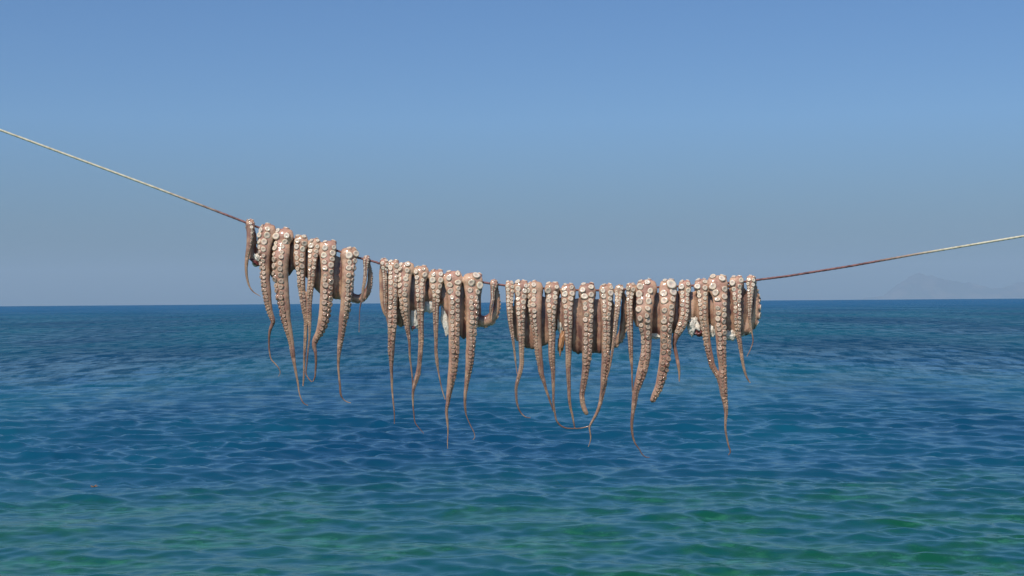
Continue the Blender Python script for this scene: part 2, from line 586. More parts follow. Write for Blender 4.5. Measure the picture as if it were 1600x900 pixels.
class Arm:
    """centre line over the rope: behind it, over the top, down in front"""

    def __init__(s, front, phi, rear=None, phi_rear=None, rise=None, z=0.0, big=None, sr=0.19, nosuck_below=None, seed=0, gap=0.0):
        s.seed = seed
        s.big = big
        s.sr = sr
        s.nosuck = nosuck_below
        x0, w0 = front[0][0], front[0][2]
        ry = rope_y(x0)
        a0 = w0 / 2
        b0 = a0 * (0.37 if w0 > 17 else 0.50)
        s.b0 = b0
        rows = []                                # x, y, depth(px, + = away), a, b, alpha, phi
        rad = ROPE_R + b0
        # behind
        if rear is None:
            drift = gap
            rp = [(x0 + drift * 1.0, ry + 46, w0 * 0.55), (x0 + drift * 0.6, ry + 30, w0 * 0.75), (x0, ry + 6, w0)]
            dep = lambda f: 2.5 + b0 + 8 * (1 - f)
        else:
            rp = list(reversed([(x0, ry + 5, w0)] + rear))
            dep = lambda f: ROPE_R + b0 + 4 * (1 - f)
        sp = spline(rp, 1.6)
        for i, (x, y, wd) in enumerate(sp):
            f = i / (len(sp) - 1)
            bb = wd / 2 * (0.75 if f < 0.6 else 0.75 + (b0 / a0 - 0.75) * (f - 0.6) / 0.4)
            rows.append([x, y, dep(f), wd / 2, bb, 0.0, (phi_rear if phi_rear is not None else phi[0])])
        # arc over the rope
        na = 9
        for i in range(1, na):
            al = math.pi * i / na
            rows.append([x0, ry - rad * math.sin(al), rad * math.cos(al), a0, b0, al, phi[0] + ((phi_rear - phi[0]) * (1 - i / na) if phi_rear is not None else 0)])
        # front
        fr = [(x0, ry + 1.0, w0)] + [p for p in front[1:] if p[1] > ry + 4]
        sp = spline(fr, 1.6)
        y0, y1 = ry, max(p[1] for p in fr)
        phis = phi if len(phi) == 3 else (phi[0], phi[0], phi[0])
        for x, y, wd in sp:
            wd = max(wd, 0.9)
            f = max(0, min(1, (y - y0) / 40))
            f = f * f * (3 - 2 * f)
            ratio = (b0 / a0) * (1 - f) + (0.80 if wd > 8 else 0.92) * f
            b = wd / 2 * ratio
            g = (y - y0) / (y1 - y0)
            ph = np.interp(g, [0, 0.35, 0.75], phis)
            zz = z * min(1, max(0, (y - y0 - 6) / 25))
            hang = ROPE_R + b + 1.5 * f
            hang = max(hang, b + ROPE_R) if wd > 6 else hang + 2 * f
            rows.append([x, y, -(hang) - zz, wd / 2, b, math.pi, ph])
        A = np.array(rows)
        s.A = A
        P = np.array([at(r[0], r[1], ROPE_Y + r[2] * S) for r in A])
        # light smoothing of the depth jumps
        for _ in range(2):
            P[1:-1] = P[1:-1] * 0.5 + (P[:-2] + P[2:]) * 0.25
        s.P = P
        T = np.gradient(P, axis=0)
        T /= np.linalg.norm(T, axis=1)[:, None]
        N0 = np.stack([np.zeros(len(A)), np.cos(A[:, 5]), np.sin(A[:, 5])], 1)
        N0 -= T * np.sum(N0 * T, 1)[:, None]
        N0 /= np.linalg.norm(N0, axis=1)[:, None]
        Wd = np.cross(T, N0)
        s.T, s.N0, s.W = T, N0, Wd
        wob = np.array([1 + 0.035 * mnoise.noise(Vector((i * 0.11, seed * 3.7, 0))) + 0.03 * mnoise.noise(Vector((i * 0.35, seed * 1.7, 5))) for i in range(len(A))])
        s.a = A[:, 3] * S * wob * (1 - 0.14 * np.sin(A[:, 5]))
        s.b = A[:, 4] * S * wob
        ph = np.radians(A[:, 6])
        s.SD = N0 * np.cos(ph)[:, None] - Wd * np.sin(ph)[:, None]
        s.L = np.concatenate([[0], np.cumsum(np.linalg.norm(np.diff(P, axis=0), axis=1))])

    def surf(s, i, th):
        """point and normal on the skin at sample i (float), angle th from the outward side"""
        i0 = int(min(max(i, 0), len(s.P) - 2))
        f = i - i0
        mix = lambda V: V[i0] * (1 - f) + V[i0 + 1] * f
        P, N0, W, T, a, b = mix(s.P), mix(s.N0), mix(s.W), mix(s.T), mix(s.a), mix(s.b)
        p = P - W * (a * math.sin(th)) + N0 * (b * math.cos(th))
        n = -W * (math.sin(th) / a) + N0 * (math.cos(th) / b)
        return p, n / np.linalg.norm(n), T

    def tube(s, i0, i1, seg, shrink=1.0):
        vs, fs = [], []
        for k, i in enumerate(range(i0, i1)):
            for q in range(seg):
                th = 2 * math.pi * q / seg
                c, sn = math.cos(th), math.sin(th)
                vs.append(s.P[i] - s.W[i] * s.a[i] * sn * shrink + s.N0[i] * s.b[i] * c * shrink)
        n = i1 - i0
        for k in range(n - 1):
            for q in range(seg):
                a = k * seg + q
                b = k * seg + (q + 1) % seg
                fs.append((a, b, b + seg, a + seg))
        # rounded ends
        for k, sgn, ring in ((i0, -1, 0), (i1 - 1, 1, (n - 1) * seg)):
            vs.append(s.P[k] + s.T[k] * sgn * min(s.a[k], s.b[k]) * 0.8)
            e = len(vs) - 1
            for q in range(seg):
                a, b = ring + q, ring + (q + 1) % seg
                fs.append((a, e, b) if sgn > 0 else (b, e, a))
        return vs, fs


def sucker_mesh(name, seg, lod):
    if lod:
        prof = [(1.25, -0.55, 0), (1.12, -0.02, 0), (0.92, 0.12, 3), (1.00, 0.28, 2), (0.90, 0.38, 2), (0.58, 0.35, 2), (0.38, 0.29, 1), (0.18, 0.23, 1)]
    else:
        prof = [(1.15, -0.4, 0), (0.95, 0.1, 0), (1.0, 0.34, 2), (0.66, 0.42, 2), (0.30, 0.25, 1)]
    vs, fs, cs = [], [], []
    cc = [ORAL * 0.95, CUP, RIM, (ORAL + RIM) / 2]
    for r, h, c in prof:
        for q in range(seg):
            a = 2 * math.pi * q / seg
            wv = 1 + (0.04 * math.sin(3 * a + 1) if lod else 0)
            vs.append((r * wv * math.cos(a), r * wv * math.sin(a), h))
            cs.append(cc[c])
    for k in range(len(prof) - 1):
        for q in range(seg):
            a = k * seg + q
            b = k * seg + (q + 1) % seg
            fs.append((a, b, b + seg, a + seg))
    vs.append((0, 0, prof[-1][1]))
    cs.append(CUP * 0.82)
    e = len(vs) - 1
    for q in range(seg):
        fs.append(((len(prof) - 1) * seg + q, (len(prof) - 1) * seg + (q + 1) % seg, e))
    return vs, fs, np.array(cs)


_v, _f, _c = sucker_mesh('sucker', 14, True)
SUCKER_ME = mesh_from('sucker', _v, _f, SKIN)
set_cols(SUCKER_ME, _c)
SV, SF, SC = sucker_mesh('small', 8, False)
SV = np.array(SV)


def web_mesh(bottom, seed, top_off):
    """pouch of skin between the arms, hanging behind the rope. bottom: [(x, y)]"""
    bx = [p[0] for p in bottom]
    by = [p[1] for p in bottom]
    x0, x1 = bx[0], bx[-1]
    n = int((x1 - x0) / 2.2)
    M = 26
    vs, fs = [], []
    for i in range(n + 1):
        x = x0 + (x1 - x0) * i / n
        e = min(1.0, min(i, n - i) / 4.0 + 0.12)
        yt = rope_y(x) + top_off + 3 * mnoise.noise(Vector((x * 0.08, seed, 0)))
        yb = float(np.interp(x, bx, by)) + 3.5 * mnoise.noise(Vector((x * 0.17, seed, 7)))
        fold = 4.5 * mnoise.noise(Vector((x * 0.055, seed, 3))) + 2.0 * math.sin(x * 0.31 + seed) + 4.0 * mnoise.noise(Vector((x * 0.15, seed, 9)))
        yc, hh = (yt + yb) / 2, max(3, (yb - yt) / 2)
        for q in range(M):
            a = 2 * math.pi * q / M
            v = -math.cos(a)                 # -1 top, 1 bottom
            g = (v + 1) / 2
            th = (2.4 + 8.5 * g ** 1.2) * e
            d = 3.5 + 3.5 * g + fold * g + math.sin(a) * th
            vs.append(at(x, yc + hh * v * (0.75 + 0.25 * e), ROPE_Y + d * S))
    for i in range(n):
        for q in range(M):
            a, b = i * M + q, i * M + (q + 1) % M
            fs.append((a, a + M, b + M, b))
    fs.append(tuple(range(M)))
    fs.append(tuple(range((n + 1) * M - 1, n * M - 1, -1)))
    return vs, fs


def lump(name, cx, cy, depth, w_, h_, th, mat, root, seed, rough=0.18, tilt=0.0):
    """small torn piece of flesh hanging in the pouch: an uneven thick lobe"""
    bm = bmesh.new()
    bmesh.ops.create_icosphere(bm, subdivisions=4, radius=1.0)
    for v in bm.verts:
        d = 1 + rough * mnoise.noise(v.co * 1.6 + Vector((seed, 0, 0))) * 2 + rough * 1.1 * mnoise.noise(v.co * 3.4 + Vector((0, seed, 0))) + 0.10 * math.sin(v.co.x * 9 + seed + 2 * mnoise.noise(v.co * 2))
        p = v.co * d
        x, z, y = p.x * w_ / 2, p.z * h_ / 2, p.y * th / 2
        c, s_ = math.cos(R(tilt)), math.sin(R(tilt))
        x, z = x * c - z * s_, x * s_ + z * c
        v.co = Vector(at(cx + x, cy - z, ROPE_Y + (depth + y) * S))
    me = bpy.data.meshes.new(name)
    bm.to_mesh(me)
    bm.free()
    me.polygons.foreach_set('use_smooth', [True] * len(me.polygons))
    me.materials.append(mat)
    o = bpy.data.objects.new(name, me)
    # keep the mesh in its own coordinates round its centre
    c = Vector(at(cx, cy, ROPE_Y + depth * S))
    me.transform(Matrix.Translation(-c))
    link(o, root)
    o.matrix_parent_inverse = root.matrix_world.inverted()
    o.location = c
    return o


def build_octopus(label, arms, bottom, seed, top_off=7):
    xs = [a.A[0][0] for a in arms]
    cx = sum(xs) / len(xs)
    base = Vector(at(cx, rope_y(cx), ROPE_Y))
    root = bpy.data.objects.new('octopus', None)
    root.location = base
    root.empty_display_size = 0.05
    link(root)
    tag(root, label=label, category='octopus', group='octopuses hung over the rope to dry')
    # ---- body: arms and web fused into one skin
    V, F = [], []

    def add(vs, fs):
        o = len(V)
        V.extend(vs)
        F.extend([tuple(i + o for i in f) for f in fs])
    tails = []
    for a in arms:
        front0 = int(np.argmax(a.A[:, 5] >= math.pi - 0.01))
        thin = [i for i in range(front0 + 3, len(a.P)) if a.A[i, 3] * 2 < 6.2]
        cut = thin[0] if thin else len(a.P)
        add(*a.tube(0, min(cut + 1, len(a.P)), 20))
        if cut < len(a.P) - 2:
            tails.append((a, max(cut - 3, 0)))
    add(*web_mesh(bottom, seed, top_off))
    me = mesh_from('body', [np.array(v) - np.array(base) for v in V], F)
    tmp = bpy.data.objects.new('tmp', me)
    COL.objects.link(tmp)
    md = tmp.modifiers.new('r', 'REMESH')
    md.mode = 'VOXEL'
    md.voxel_size = 0.00135
    sm = tmp.modifiers.new('s', 'SMOOTH')
    sm.factor = 0.5
    sm.iterations = 3
    dg = bpy.context.evaluated_depsgraph_get()
    fused = bpy.data.meshes.new_from_object(tmp.evaluated_get(dg))
    bpy.data.objects.remove(tmp)
    bpy.data.meshes.remove(me)
    nv = len(fused.vertices)
    co = np.empty(nv * 3)
    fused.vertices.foreach_get('co', co)
    co = co.reshape(-1, 3)
    nf = len(fused.polygons)
    lt = np.empty(nf, dtype=np.int32)
    fused.polygons.foreach_get('loop_total', lt)
    li = np.empty(len(fused.loops), dtype=np.int32)
    fused.loops.foreach_get('vertex_index', li)
    bpy.data.meshes.remove(fused)
    # thin tips
    tv, tf = [], []
    for a, i0 in tails:
        vs, fs = a.tube(i0, len(a.P), 10, 0.97)
        o = len(tv)
        tv.extend([v - np.array(base) for v in vs])
        tf.extend([tuple(i + o for i in f) for f in fs])
    tlt = np.array([len(f) for f in tf], dtype=np.int32)
    tli = np.array([i + nv for f in tf for i in f], dtype=np.int32)
    allco = np.vstack([co, np.array(tv)]) if tv else co
    lt = np.concatenate([lt, tlt])
    li = np.concatenate([li, tli])
    body = bpy.data.meshes.new('body')
    body.vertices.add(len(allco))
    body.vertices.foreach_set('co', allco.ravel())
    body.loops.add(len(li))
    body.loops.foreach_set('vertex_index', li)
    body.polygons.add(len(lt))
    body.polygons.foreach_set('loop_start', np.concatenate([[0], np.cumsum(lt)[:-1]]).astype(np.int32))
    body.update(calc_edges=True)
    body.polygons.foreach_set('use_smooth', np.ones(len(lt), dtype=bool))
    # ---- skin colours: pale sucker side, tan flanks, darker pigmented back, brown tips
    pts, info = [], []
    for ai, a in enumerate(arms):
        tone = 0.90 + 0.2 * random.random()
        for i in range(0, len(a.P)):
            pts.append(a.P[i] - np.array(base))
            info.append((a, i, tone))
    kd = KDTree(len(pts))
    for k, p in enumerate(pts):
        kd.insert(p, k)
    kd.balance()
    cols = np.empty((len(allco), 3))
    for vi, v in enumerate(allco):
        p, k, d = kd.find(v)
        a, i, tone = info[k]
        wv = v - pts[k]
        n = np.sqrt(wv @ wv) + 1e-9
        c = float(wv @ a.SD[i]) / n
        if c > 0.1:
            f = min(1, (c - 0.1) / 0.5)
            col = TAN * (1 - f) + ORAL * f
        else:
            f = min(1, max(0, (-0.25 - c) / 0.5))
            col = TAN * (1 - f) + ABORAL * f
        wpx = a.A[i, 3] * 2
        low = min(1, max(0, (21 - wpx) / 12)) if a.A[i, 5] > 3 else 0.3 * (wpx < 12)
        mixl = min(1, max(0, (wpx - 4) / 5))
        col = col * (1 - 0.85 * low) + (LOWC * mixl + TIPC * (1 - mixl)) * 0.85 * low
        out = n / (a.a[i] * 1.15)
        if out > 1 and a.A[i, 5] < 2.0:
            g = min(1, (out - 1) * 2)
            pw = Vector(v) * 38
            wm = 0.5 + 1.1 * mnoise.noise(pw + Vector((seed, 0, 0))) + 0.5 * mnoise.noise(pw * 3)
            wm = min(1, max(0, wm))
            col = col * (1 - g) + (WEBC * wm + np.array([0.34, 0.145, 0.10]) * (1 - wm)) * g
        cols[vi] = col * tone
    set_cols(body, cols)
    body.materials.append(SKIN)
    ob = bpy.data.objects.new('body', body)
    link(ob, root)
    # ---- suckers
    big, small = [], []
    for a in arms:
        rng = random.Random(a.seed * 13 + 5)
        # from a little behind the rope (all of it on arms whose back loop shows)
        front0 = int(np.argmax(a.A[:, 5] > 0.35)) if a.A[0, 6] == a.A[10, 6] and abs(a.A[0, 6]) < 61 else 0
        for row, off in ((-1, 0.0), (1, 0.5)):
            i = front0 + 0.1
            pos = a.L[int(front0)]
            first = True
            while True:
                k = int(min(i, len(a.P) - 1))
                aa = a.a[k] / S                       # px
                r = aa * 2 * a.sr * 1.14 * rng.uniform(0.78, 1.1)
                if a.A[k, 5] < 3 and aa * 2 > 20:
                    r *= 0.88
                if a.A[k, 5] < 3 and abs(a.A[k, 6]) > 61:
                    r *= 1.35
                if rng.random() < 0.05:
                    r *= 0.8
                r = min(r, 5.6)
                if first:
                    pos += off * 2.1 * r * S
                    first = False
                if pos >= a.L[-1] or (2 * aa < 2.9 and a.A[k, 5] > 3):
                    break
                if a.nosuck and a.A[k, 1] > a.nosuck and a.A[k, 5] > 3:
                    break
                idx = float(np.interp(pos, a.L, np.arange(len(a.L))))
                k = int(idx)
                ph = R(a.A[k, 6])
                spread = 0.50 if a.A[k, 4] > a.A[k, 3] * 0.62 else 0.56
                th = ph + row * spread * rng.uniform(0.78, 1.15)
                p, nn, T = a.surf(idx, th)
                bn = 0.75 if r < 3 else 0.9
                nn = nn + np.array([rng.uniform(-1, 1) * 0.24, rng.uniform(-1, 1) * 0.24, rng.uniform(-1, 1) * 0.24])
                nn /= np.linalg.norm(nn)
                gg = 0.0 if a.A[k, 5] < 3 else min(1, max(0, (a.A[k, 1] - rope_y(a.A[k, 0]) - 6) / 110))
                q = rng.uniform(0.86, 1.12)
                tint = tuple(min(1, q * ((1 - gg) * c1 + gg * c2)) for c1, c2 in ((1.0, 0.54), (0.97, 0.40), (0.92, 0.34)))
                rec = (p, nn, r * S * rng.uniform(0.95, 1.05), rng.random(), r * S * rng.uniform(0.9, 1.0) * bn, tint)
                (big if r >= 2.45 else small).append(rec)
                pos += rng.uniform(1.98, 2.3) * r * S
                i = float(np.interp(pos, a.L, np.arange(len(a.L))))
        if a.big:
            for bx_, by_, br_ in a.big:
                # an extra large sucker at a given place on the arm
                k = int(np.argmin(np.abs(a.A[:, 1] - by_) + 100 * (a.A[:, 5] < 2.2)))
                sx = max(-0.95, min(0.95, (bx_ - a.A[k, 0]) / a.A[k, 3]))
                p, nn, T = a.surf(k, math.asin(sx))
                rec = (p, nn, br_ * S, 1.0, br_ * S * 0.8, (1, 1, 1))
                big = [g for g in big if np.linalg.norm(g[0] - p) > (br_ * S + g[2]) * 0.82]
                big.append(rec)
    big.sort(key=lambda g: -g[2])
    small += big[280:]
    big = big[:280]

    def frame(nn, spin):
        z = Vector(nn)
        x = z.orthogonal().normalized()
        y = z.cross(x)
        m = Matrix((x, y, z)).transposed()
        return m @ Matrix.Rotation(spin * 6.28, 3, 'Z')
    bv = Vector(base)
    for p, nn, r, rd, hgt, tint in big:
        o = bpy.data.objects.new('sucker', SUCKER_ME)
        m = frame(nn, rd).to_4x4() @ Matrix.Diagonal((r * (0.80 + 0.26 * ((rd * 7) % 1)), r * (0.90 + 0.18 * ((rd * 13) % 1)), hgt, 1))
        m.translation = Vector(p) - bv
        link(o, root)
        o.color = (*tint, 1)
        o.matrix_local = m
    vs, fs, cs = [], [], []
    sv4 = SV
    for p, nn, r, rd, hgt, tint in small:
        m = np.array(frame(nn, rd))
        vv = (sv4 * np.array([r, r, hgt])) @ m.T + (p - np.array(base))
        o = len(vs) and sum(len(x) for x in vs)
        fs.extend([tuple(i + o for i in f) for f in SF])
        vs.append(vv)
        cs.append(SC * np.array(tint) * 0.95)
    if vs:
        me = mesh_from('sucker', np.vstack(vs), fs, SKIN)
        set_cols(me, np.vstack(cs))
        o = link(bpy.data.objects.new('small_suckers', me), root)
        tag(o, kind='stuff')
    return root


# ---- first octopus (left end)
A = [
    Arm([(391, 346, 14), (390.5, 365, 11), (389, 383, 8.5), (386, 401, 6.5), (384.5, 419, 4.6), (386.5, 437, 3.5), (391, 450, 2.5), (397, 457, 1.8), (402, 460, 1.4), (407, 463, 1.0)],
        (60, 70, 60), rear=[(397, 372, 9), (395, 388, 11), (396, 400, 14), (404, 408, 16), (416, 405, 16)], phi_rear=-75, seed=1, sr=0.16),
    Arm([(419, 346, 26), (418, 365.5, 25), (414.5, 383, 20.5), (414, 401, 17), (414.5, 419, 15.5), (415, 437, 14.5), (417, 454, 14), (419, 472, 11.5), (423, 490, 9), (426, 498, 8), (427, 502.5, 7.2), (425, 507.5, 6.5), (422, 516, 5), (420.3, 533, 3.2), (421.3, 551, 2.6), (424, 562, 2.2), (430, 568.5, 2), (436, 576, 1.6), (438, 583, 1.2), (435, 588, 1)],
        (-32, -42, -20), seed=2, nosuck_below=503, gap=4),
    Arm([(444, 359, 31), (443, 374, 27), (440, 392, 26), (438.7, 410, 25), (438.5, 428, 24), (441, 445.5, 21), (442, 463, 20.5), (445, 480, 17.5), (447, 498, 15), (451, 515.5, 12), (455, 533, 8.8), (457.5, 551, 7.5), (460.3, 569, 5), (463.5, 587, 3.6), (466, 601, 3), (467.2, 611.5, 2.3), (470, 622, 2), (475.5, 631, 1.7), (481, 633.5, 1.2)],
        (-18, -35, -60), seed=3, sr=0.165, gap=3),
    Arm([(470.5, 365.5, 23), (468.5, 392, 19), (469, 410, 17), (470.5, 428, 14), (471, 445.5, 12.5), (473, 463, 11), (475.5, 481, 10), (478, 500, 7), (477.5, 520, 6), (476.5, 540, 5), (475.5, 560, 4), (475, 580, 3.2), (474.3, 595, 2.8), (473.5, 603, 2)],
        (0, -8, 0), seed=4),
    Arm([(491.5, 370.5, 21), (490.5, 383, 19.5), (489, 401, 16), (487.5, 419, 13.5), (486.5, 437, 12), (484.5, 454.5, 10.5), (483.5, 472, 8.5), (483.5, 498, 7), (484, 515, 4.6), (483, 533, 3.3), (481, 551, 2.8), (479.5, 569, 2.4), (478.5, 585, 2.2), (481, 590, 2), (484, 594, 2), (487, 596.5, 1.8)],
        (0, 5, 0), seed=5, z=2.5),
    Arm([(513, 375.5, 27), (512, 392, 26), (511.5, 410, 22), (511.5, 428, 20), (510.5, 445.5, 20.5), (509.5, 463, 19.5), (508, 481, 18.5), (505.5, 498, 17), (502, 512, 14.5), (497.5, 522.5, 11.5), (492.5, 531, 9.5), (491, 540.5, 7.5), (493, 551, 5.2), (493.8, 565, 4), (493, 579.5, 3.2), (492, 590, 2.6), (489, 596, 2.0)],
        (8, 22, 50), seed=6, sr=0.185, nosuck_below=533, gap=2),
    Arm([(544.5, 384, 27), (544.5, 392, 25.5), (544.5, 410, 22), (543.5, 428, 19.5), (542, 445.5, 17.5), (540.5, 463, 16.5), (539, 481, 15.5), (536, 498, 13.5), (534, 515.5, 11), (531.5, 533, 9), (529.5, 551, 6), (528.5, 569, 4), (529.5, 587, 3.2), (531.3, 604.5, 3.2), (532.5, 617, 3), (535, 622, 2), (541, 627.5, 1.5), (548, 629.5, 1.1)],
        (38, 48, 62), seed=7, gap=-5),
    Arm([(572.5, 402, 11), (571.5, 419, 7.5), (570, 437, 6), (567, 454.5, 4.5), (565, 469, 3), (562.5, 481, 1.8), (561.5, 498, 1.2), (561, 519, 1)],
        (0, 10, 10), rear=[(575.5, 414, 7), (578, 430, 7.5), (577, 445, 8.5), (572, 458, 11), (562, 466.5, 13), (550, 464, 14), (540, 455, 14)], phi_rear=80, seed=8, sr=0.15),
]
o1 = build_octopus('leftmost octopus, highest on the rope, with a thick arm looping up at its right end',
                   A, [(402, 412), (410, 420), (425, 434), (440, 434), (452, 432), (460, 420), (470, 425), (480, 436), (490, 450), (500, 459), (515, 468), (530, 468), (545, 466), (553, 464)], 1.0)
lump('inner_flesh', 401.5, 402, 3, 9, 13, 8, WHITE, o1, 1, 0.15, 35)
lump('inner_flesh', 398, 409.5, 4, 17, 6, 9, MAROON, o1, 2, 0.2, -38)

# ---- second octopus
A = [
    Arm([(600.5, 405.5, 14), (601, 425.5, 8.5), (601.5, 443, 7.5), (602, 461, 6.5), (603, 479, 5.5), (604.5, 493, 4.5), (607, 510, 3), (608, 525, 1.8)],
        (10, 10, 10), rear=[(597.5, 422, 10), (598, 445, 11), (600, 468, 13), (606, 488, 15), (617, 500, 17)], phi_rear=-30, seed=11, sr=0.2),
    Arm([(615, 404.5, 19), (615, 425.5, 17), (614, 443, 15.5), (614, 461, 15.5), (613.5, 479, 14.5), (613, 497, 15.5), (612.7, 514, 14), (612, 532, 12), (611.5, 548, 10.5), (611.8, 558, 8.5), (611.8, 575.5, 5), (612.5, 593, 4), (613, 611, 3), (614.6, 629, 2.8), (616.2, 646.5, 2), (616.2, 662, 1.2)],
        (0, 5, -50), seed=12, z=3, sr=0.2),
    Arm([(636, 407, 25), (634.5, 425.5, 22), (633, 443, 19.5), (632, 461, 17.5), (633, 479, 16), (635.3, 497, 11.5), (637, 514, 8.5), (639.6, 532, 5.2), (640.5, 558, 3.6), (642.6, 575.5, 2.8), (644.5, 593, 2.4), (645, 613, 2)],
        (-25, -18, 0), seed=13, sr=0.18, big=[(637, 411, 5.2)]),
    Arm([(658.5, 415, 25), (658.5, 425.5, 22), (657, 443, 16.5), (657, 461, 16), (657, 479, 13), (657.3, 497, 10.5), (657.7, 514.5, 9.5), (658, 532, 9), (657, 549, 8), (655.5, 566.5, 7.5), (653, 584.5, 8), (649, 597, 7), (645.5, 611, 4.5), (645.3, 629, 3), (646.7, 646.5, 2.2), (649, 661, 1.8), (654, 668, 1.3), (662, 677, 1)],
        (-8, -5, 30), seed=14, z=2, sr=0.17),
    Arm([(682, 421, 25), (681.5, 434.5, 24), (681, 449, 19), (681.5, 464.5, 13.5), (681, 479, 11), (681, 497, 9.3), (681, 514.5, 7.8), (681.3, 532, 6.3), (681.3, 549, 5.7), (683, 566.5, 5.5), (684.2, 575.5, 3.5), (687.3, 593, 2.4), (691.3, 611, 2), (695.5, 624, 1.5)],
        (5, -5, 20), seed=15, sr=0.175),
    Arm([(708, 424, 31), (708, 434.5, 30), (708, 449, 25), (709.5, 465, 20), (710, 479, 18.5), (709.5, 497, 18), (709.5, 514.5, 18), (709.5, 532, 17.3), (709.5, 548, 17), (709, 558, 15.5), (707.5, 575.5, 14.5), (705, 593, 12.5), (701.8, 611, 8.8), (699.5, 629, 6), (697.5, 641, 4.6), (698.5, 655.5, 4), (700, 673, 2.4), (699.3, 691, 1.7), (699.5, 701, 1.1)],
        (5, 12, 52), seed=16, sr=0.17),
    Arm([(738.5, 426, 33), (739, 434.5, 30), (737.5, 449, 25.5), (737.5, 470, 20), (738, 488, 19), (737, 505.5, 18), (736, 523, 15.5), (735.3, 541, 14.5), (734.5, 549, 14.3), (733.5, 566.5, 12.5), (731, 584.5, 9.3), (728.5, 602, 6.7), (726.5, 620, 4.8), (726.8, 638, 3.6), (728.5, 648.5, 2.2), (735, 664.5, 1.6), (741, 677, 1.5), (742, 684, 1.2), (739, 687, 1)],
        (20, 28, 40), seed=17, sr=0.175, big=[(745, 431, 6.6)]),
    Arm([(771.5, 439, 12.5), (770, 452, 8.5), (769, 470, 6), (767, 479, 5), (766, 490, 3), (765, 500, 1.5)],
        (20, 30, 30), rear=[(774, 452, 9), (776.3, 467, 10), (775.5, 481, 12), (770, 494, 16), (760, 502, 18), (749, 501, 18), (738, 495, 17)], phi_rear=65, seed=18, sr=0.15),
]
o2 = build_octopus('second octopus from the left, white flesh behind, a thin arm looping at its right',
                   A, [(603, 480), (610, 503), (622, 510), (632, 510), (640, 500), (652, 483), (665, 474), (680, 471), (690, 478), (700, 498), (712, 518), (724, 531), (735, 520), (745, 508), (752, 503)], 2.0)
lump('inner_flesh', 645, 497, 4, 16, 32, 8, WHITE, o2, 3, 0.22, 5)
lump('inner_flesh', 670, 480, 3, 20, 17, 8, WHITE, o2, 4, 0.18, 20)
lump('inner_flesh', 695.5, 500, 4, 11, 44, 7, WHITE, o2, 5, 0.16, 10)
lump('beak', 645.5, 512, 1, 6, 5, 5, MAROON, o2, 6, 0.3, 0)

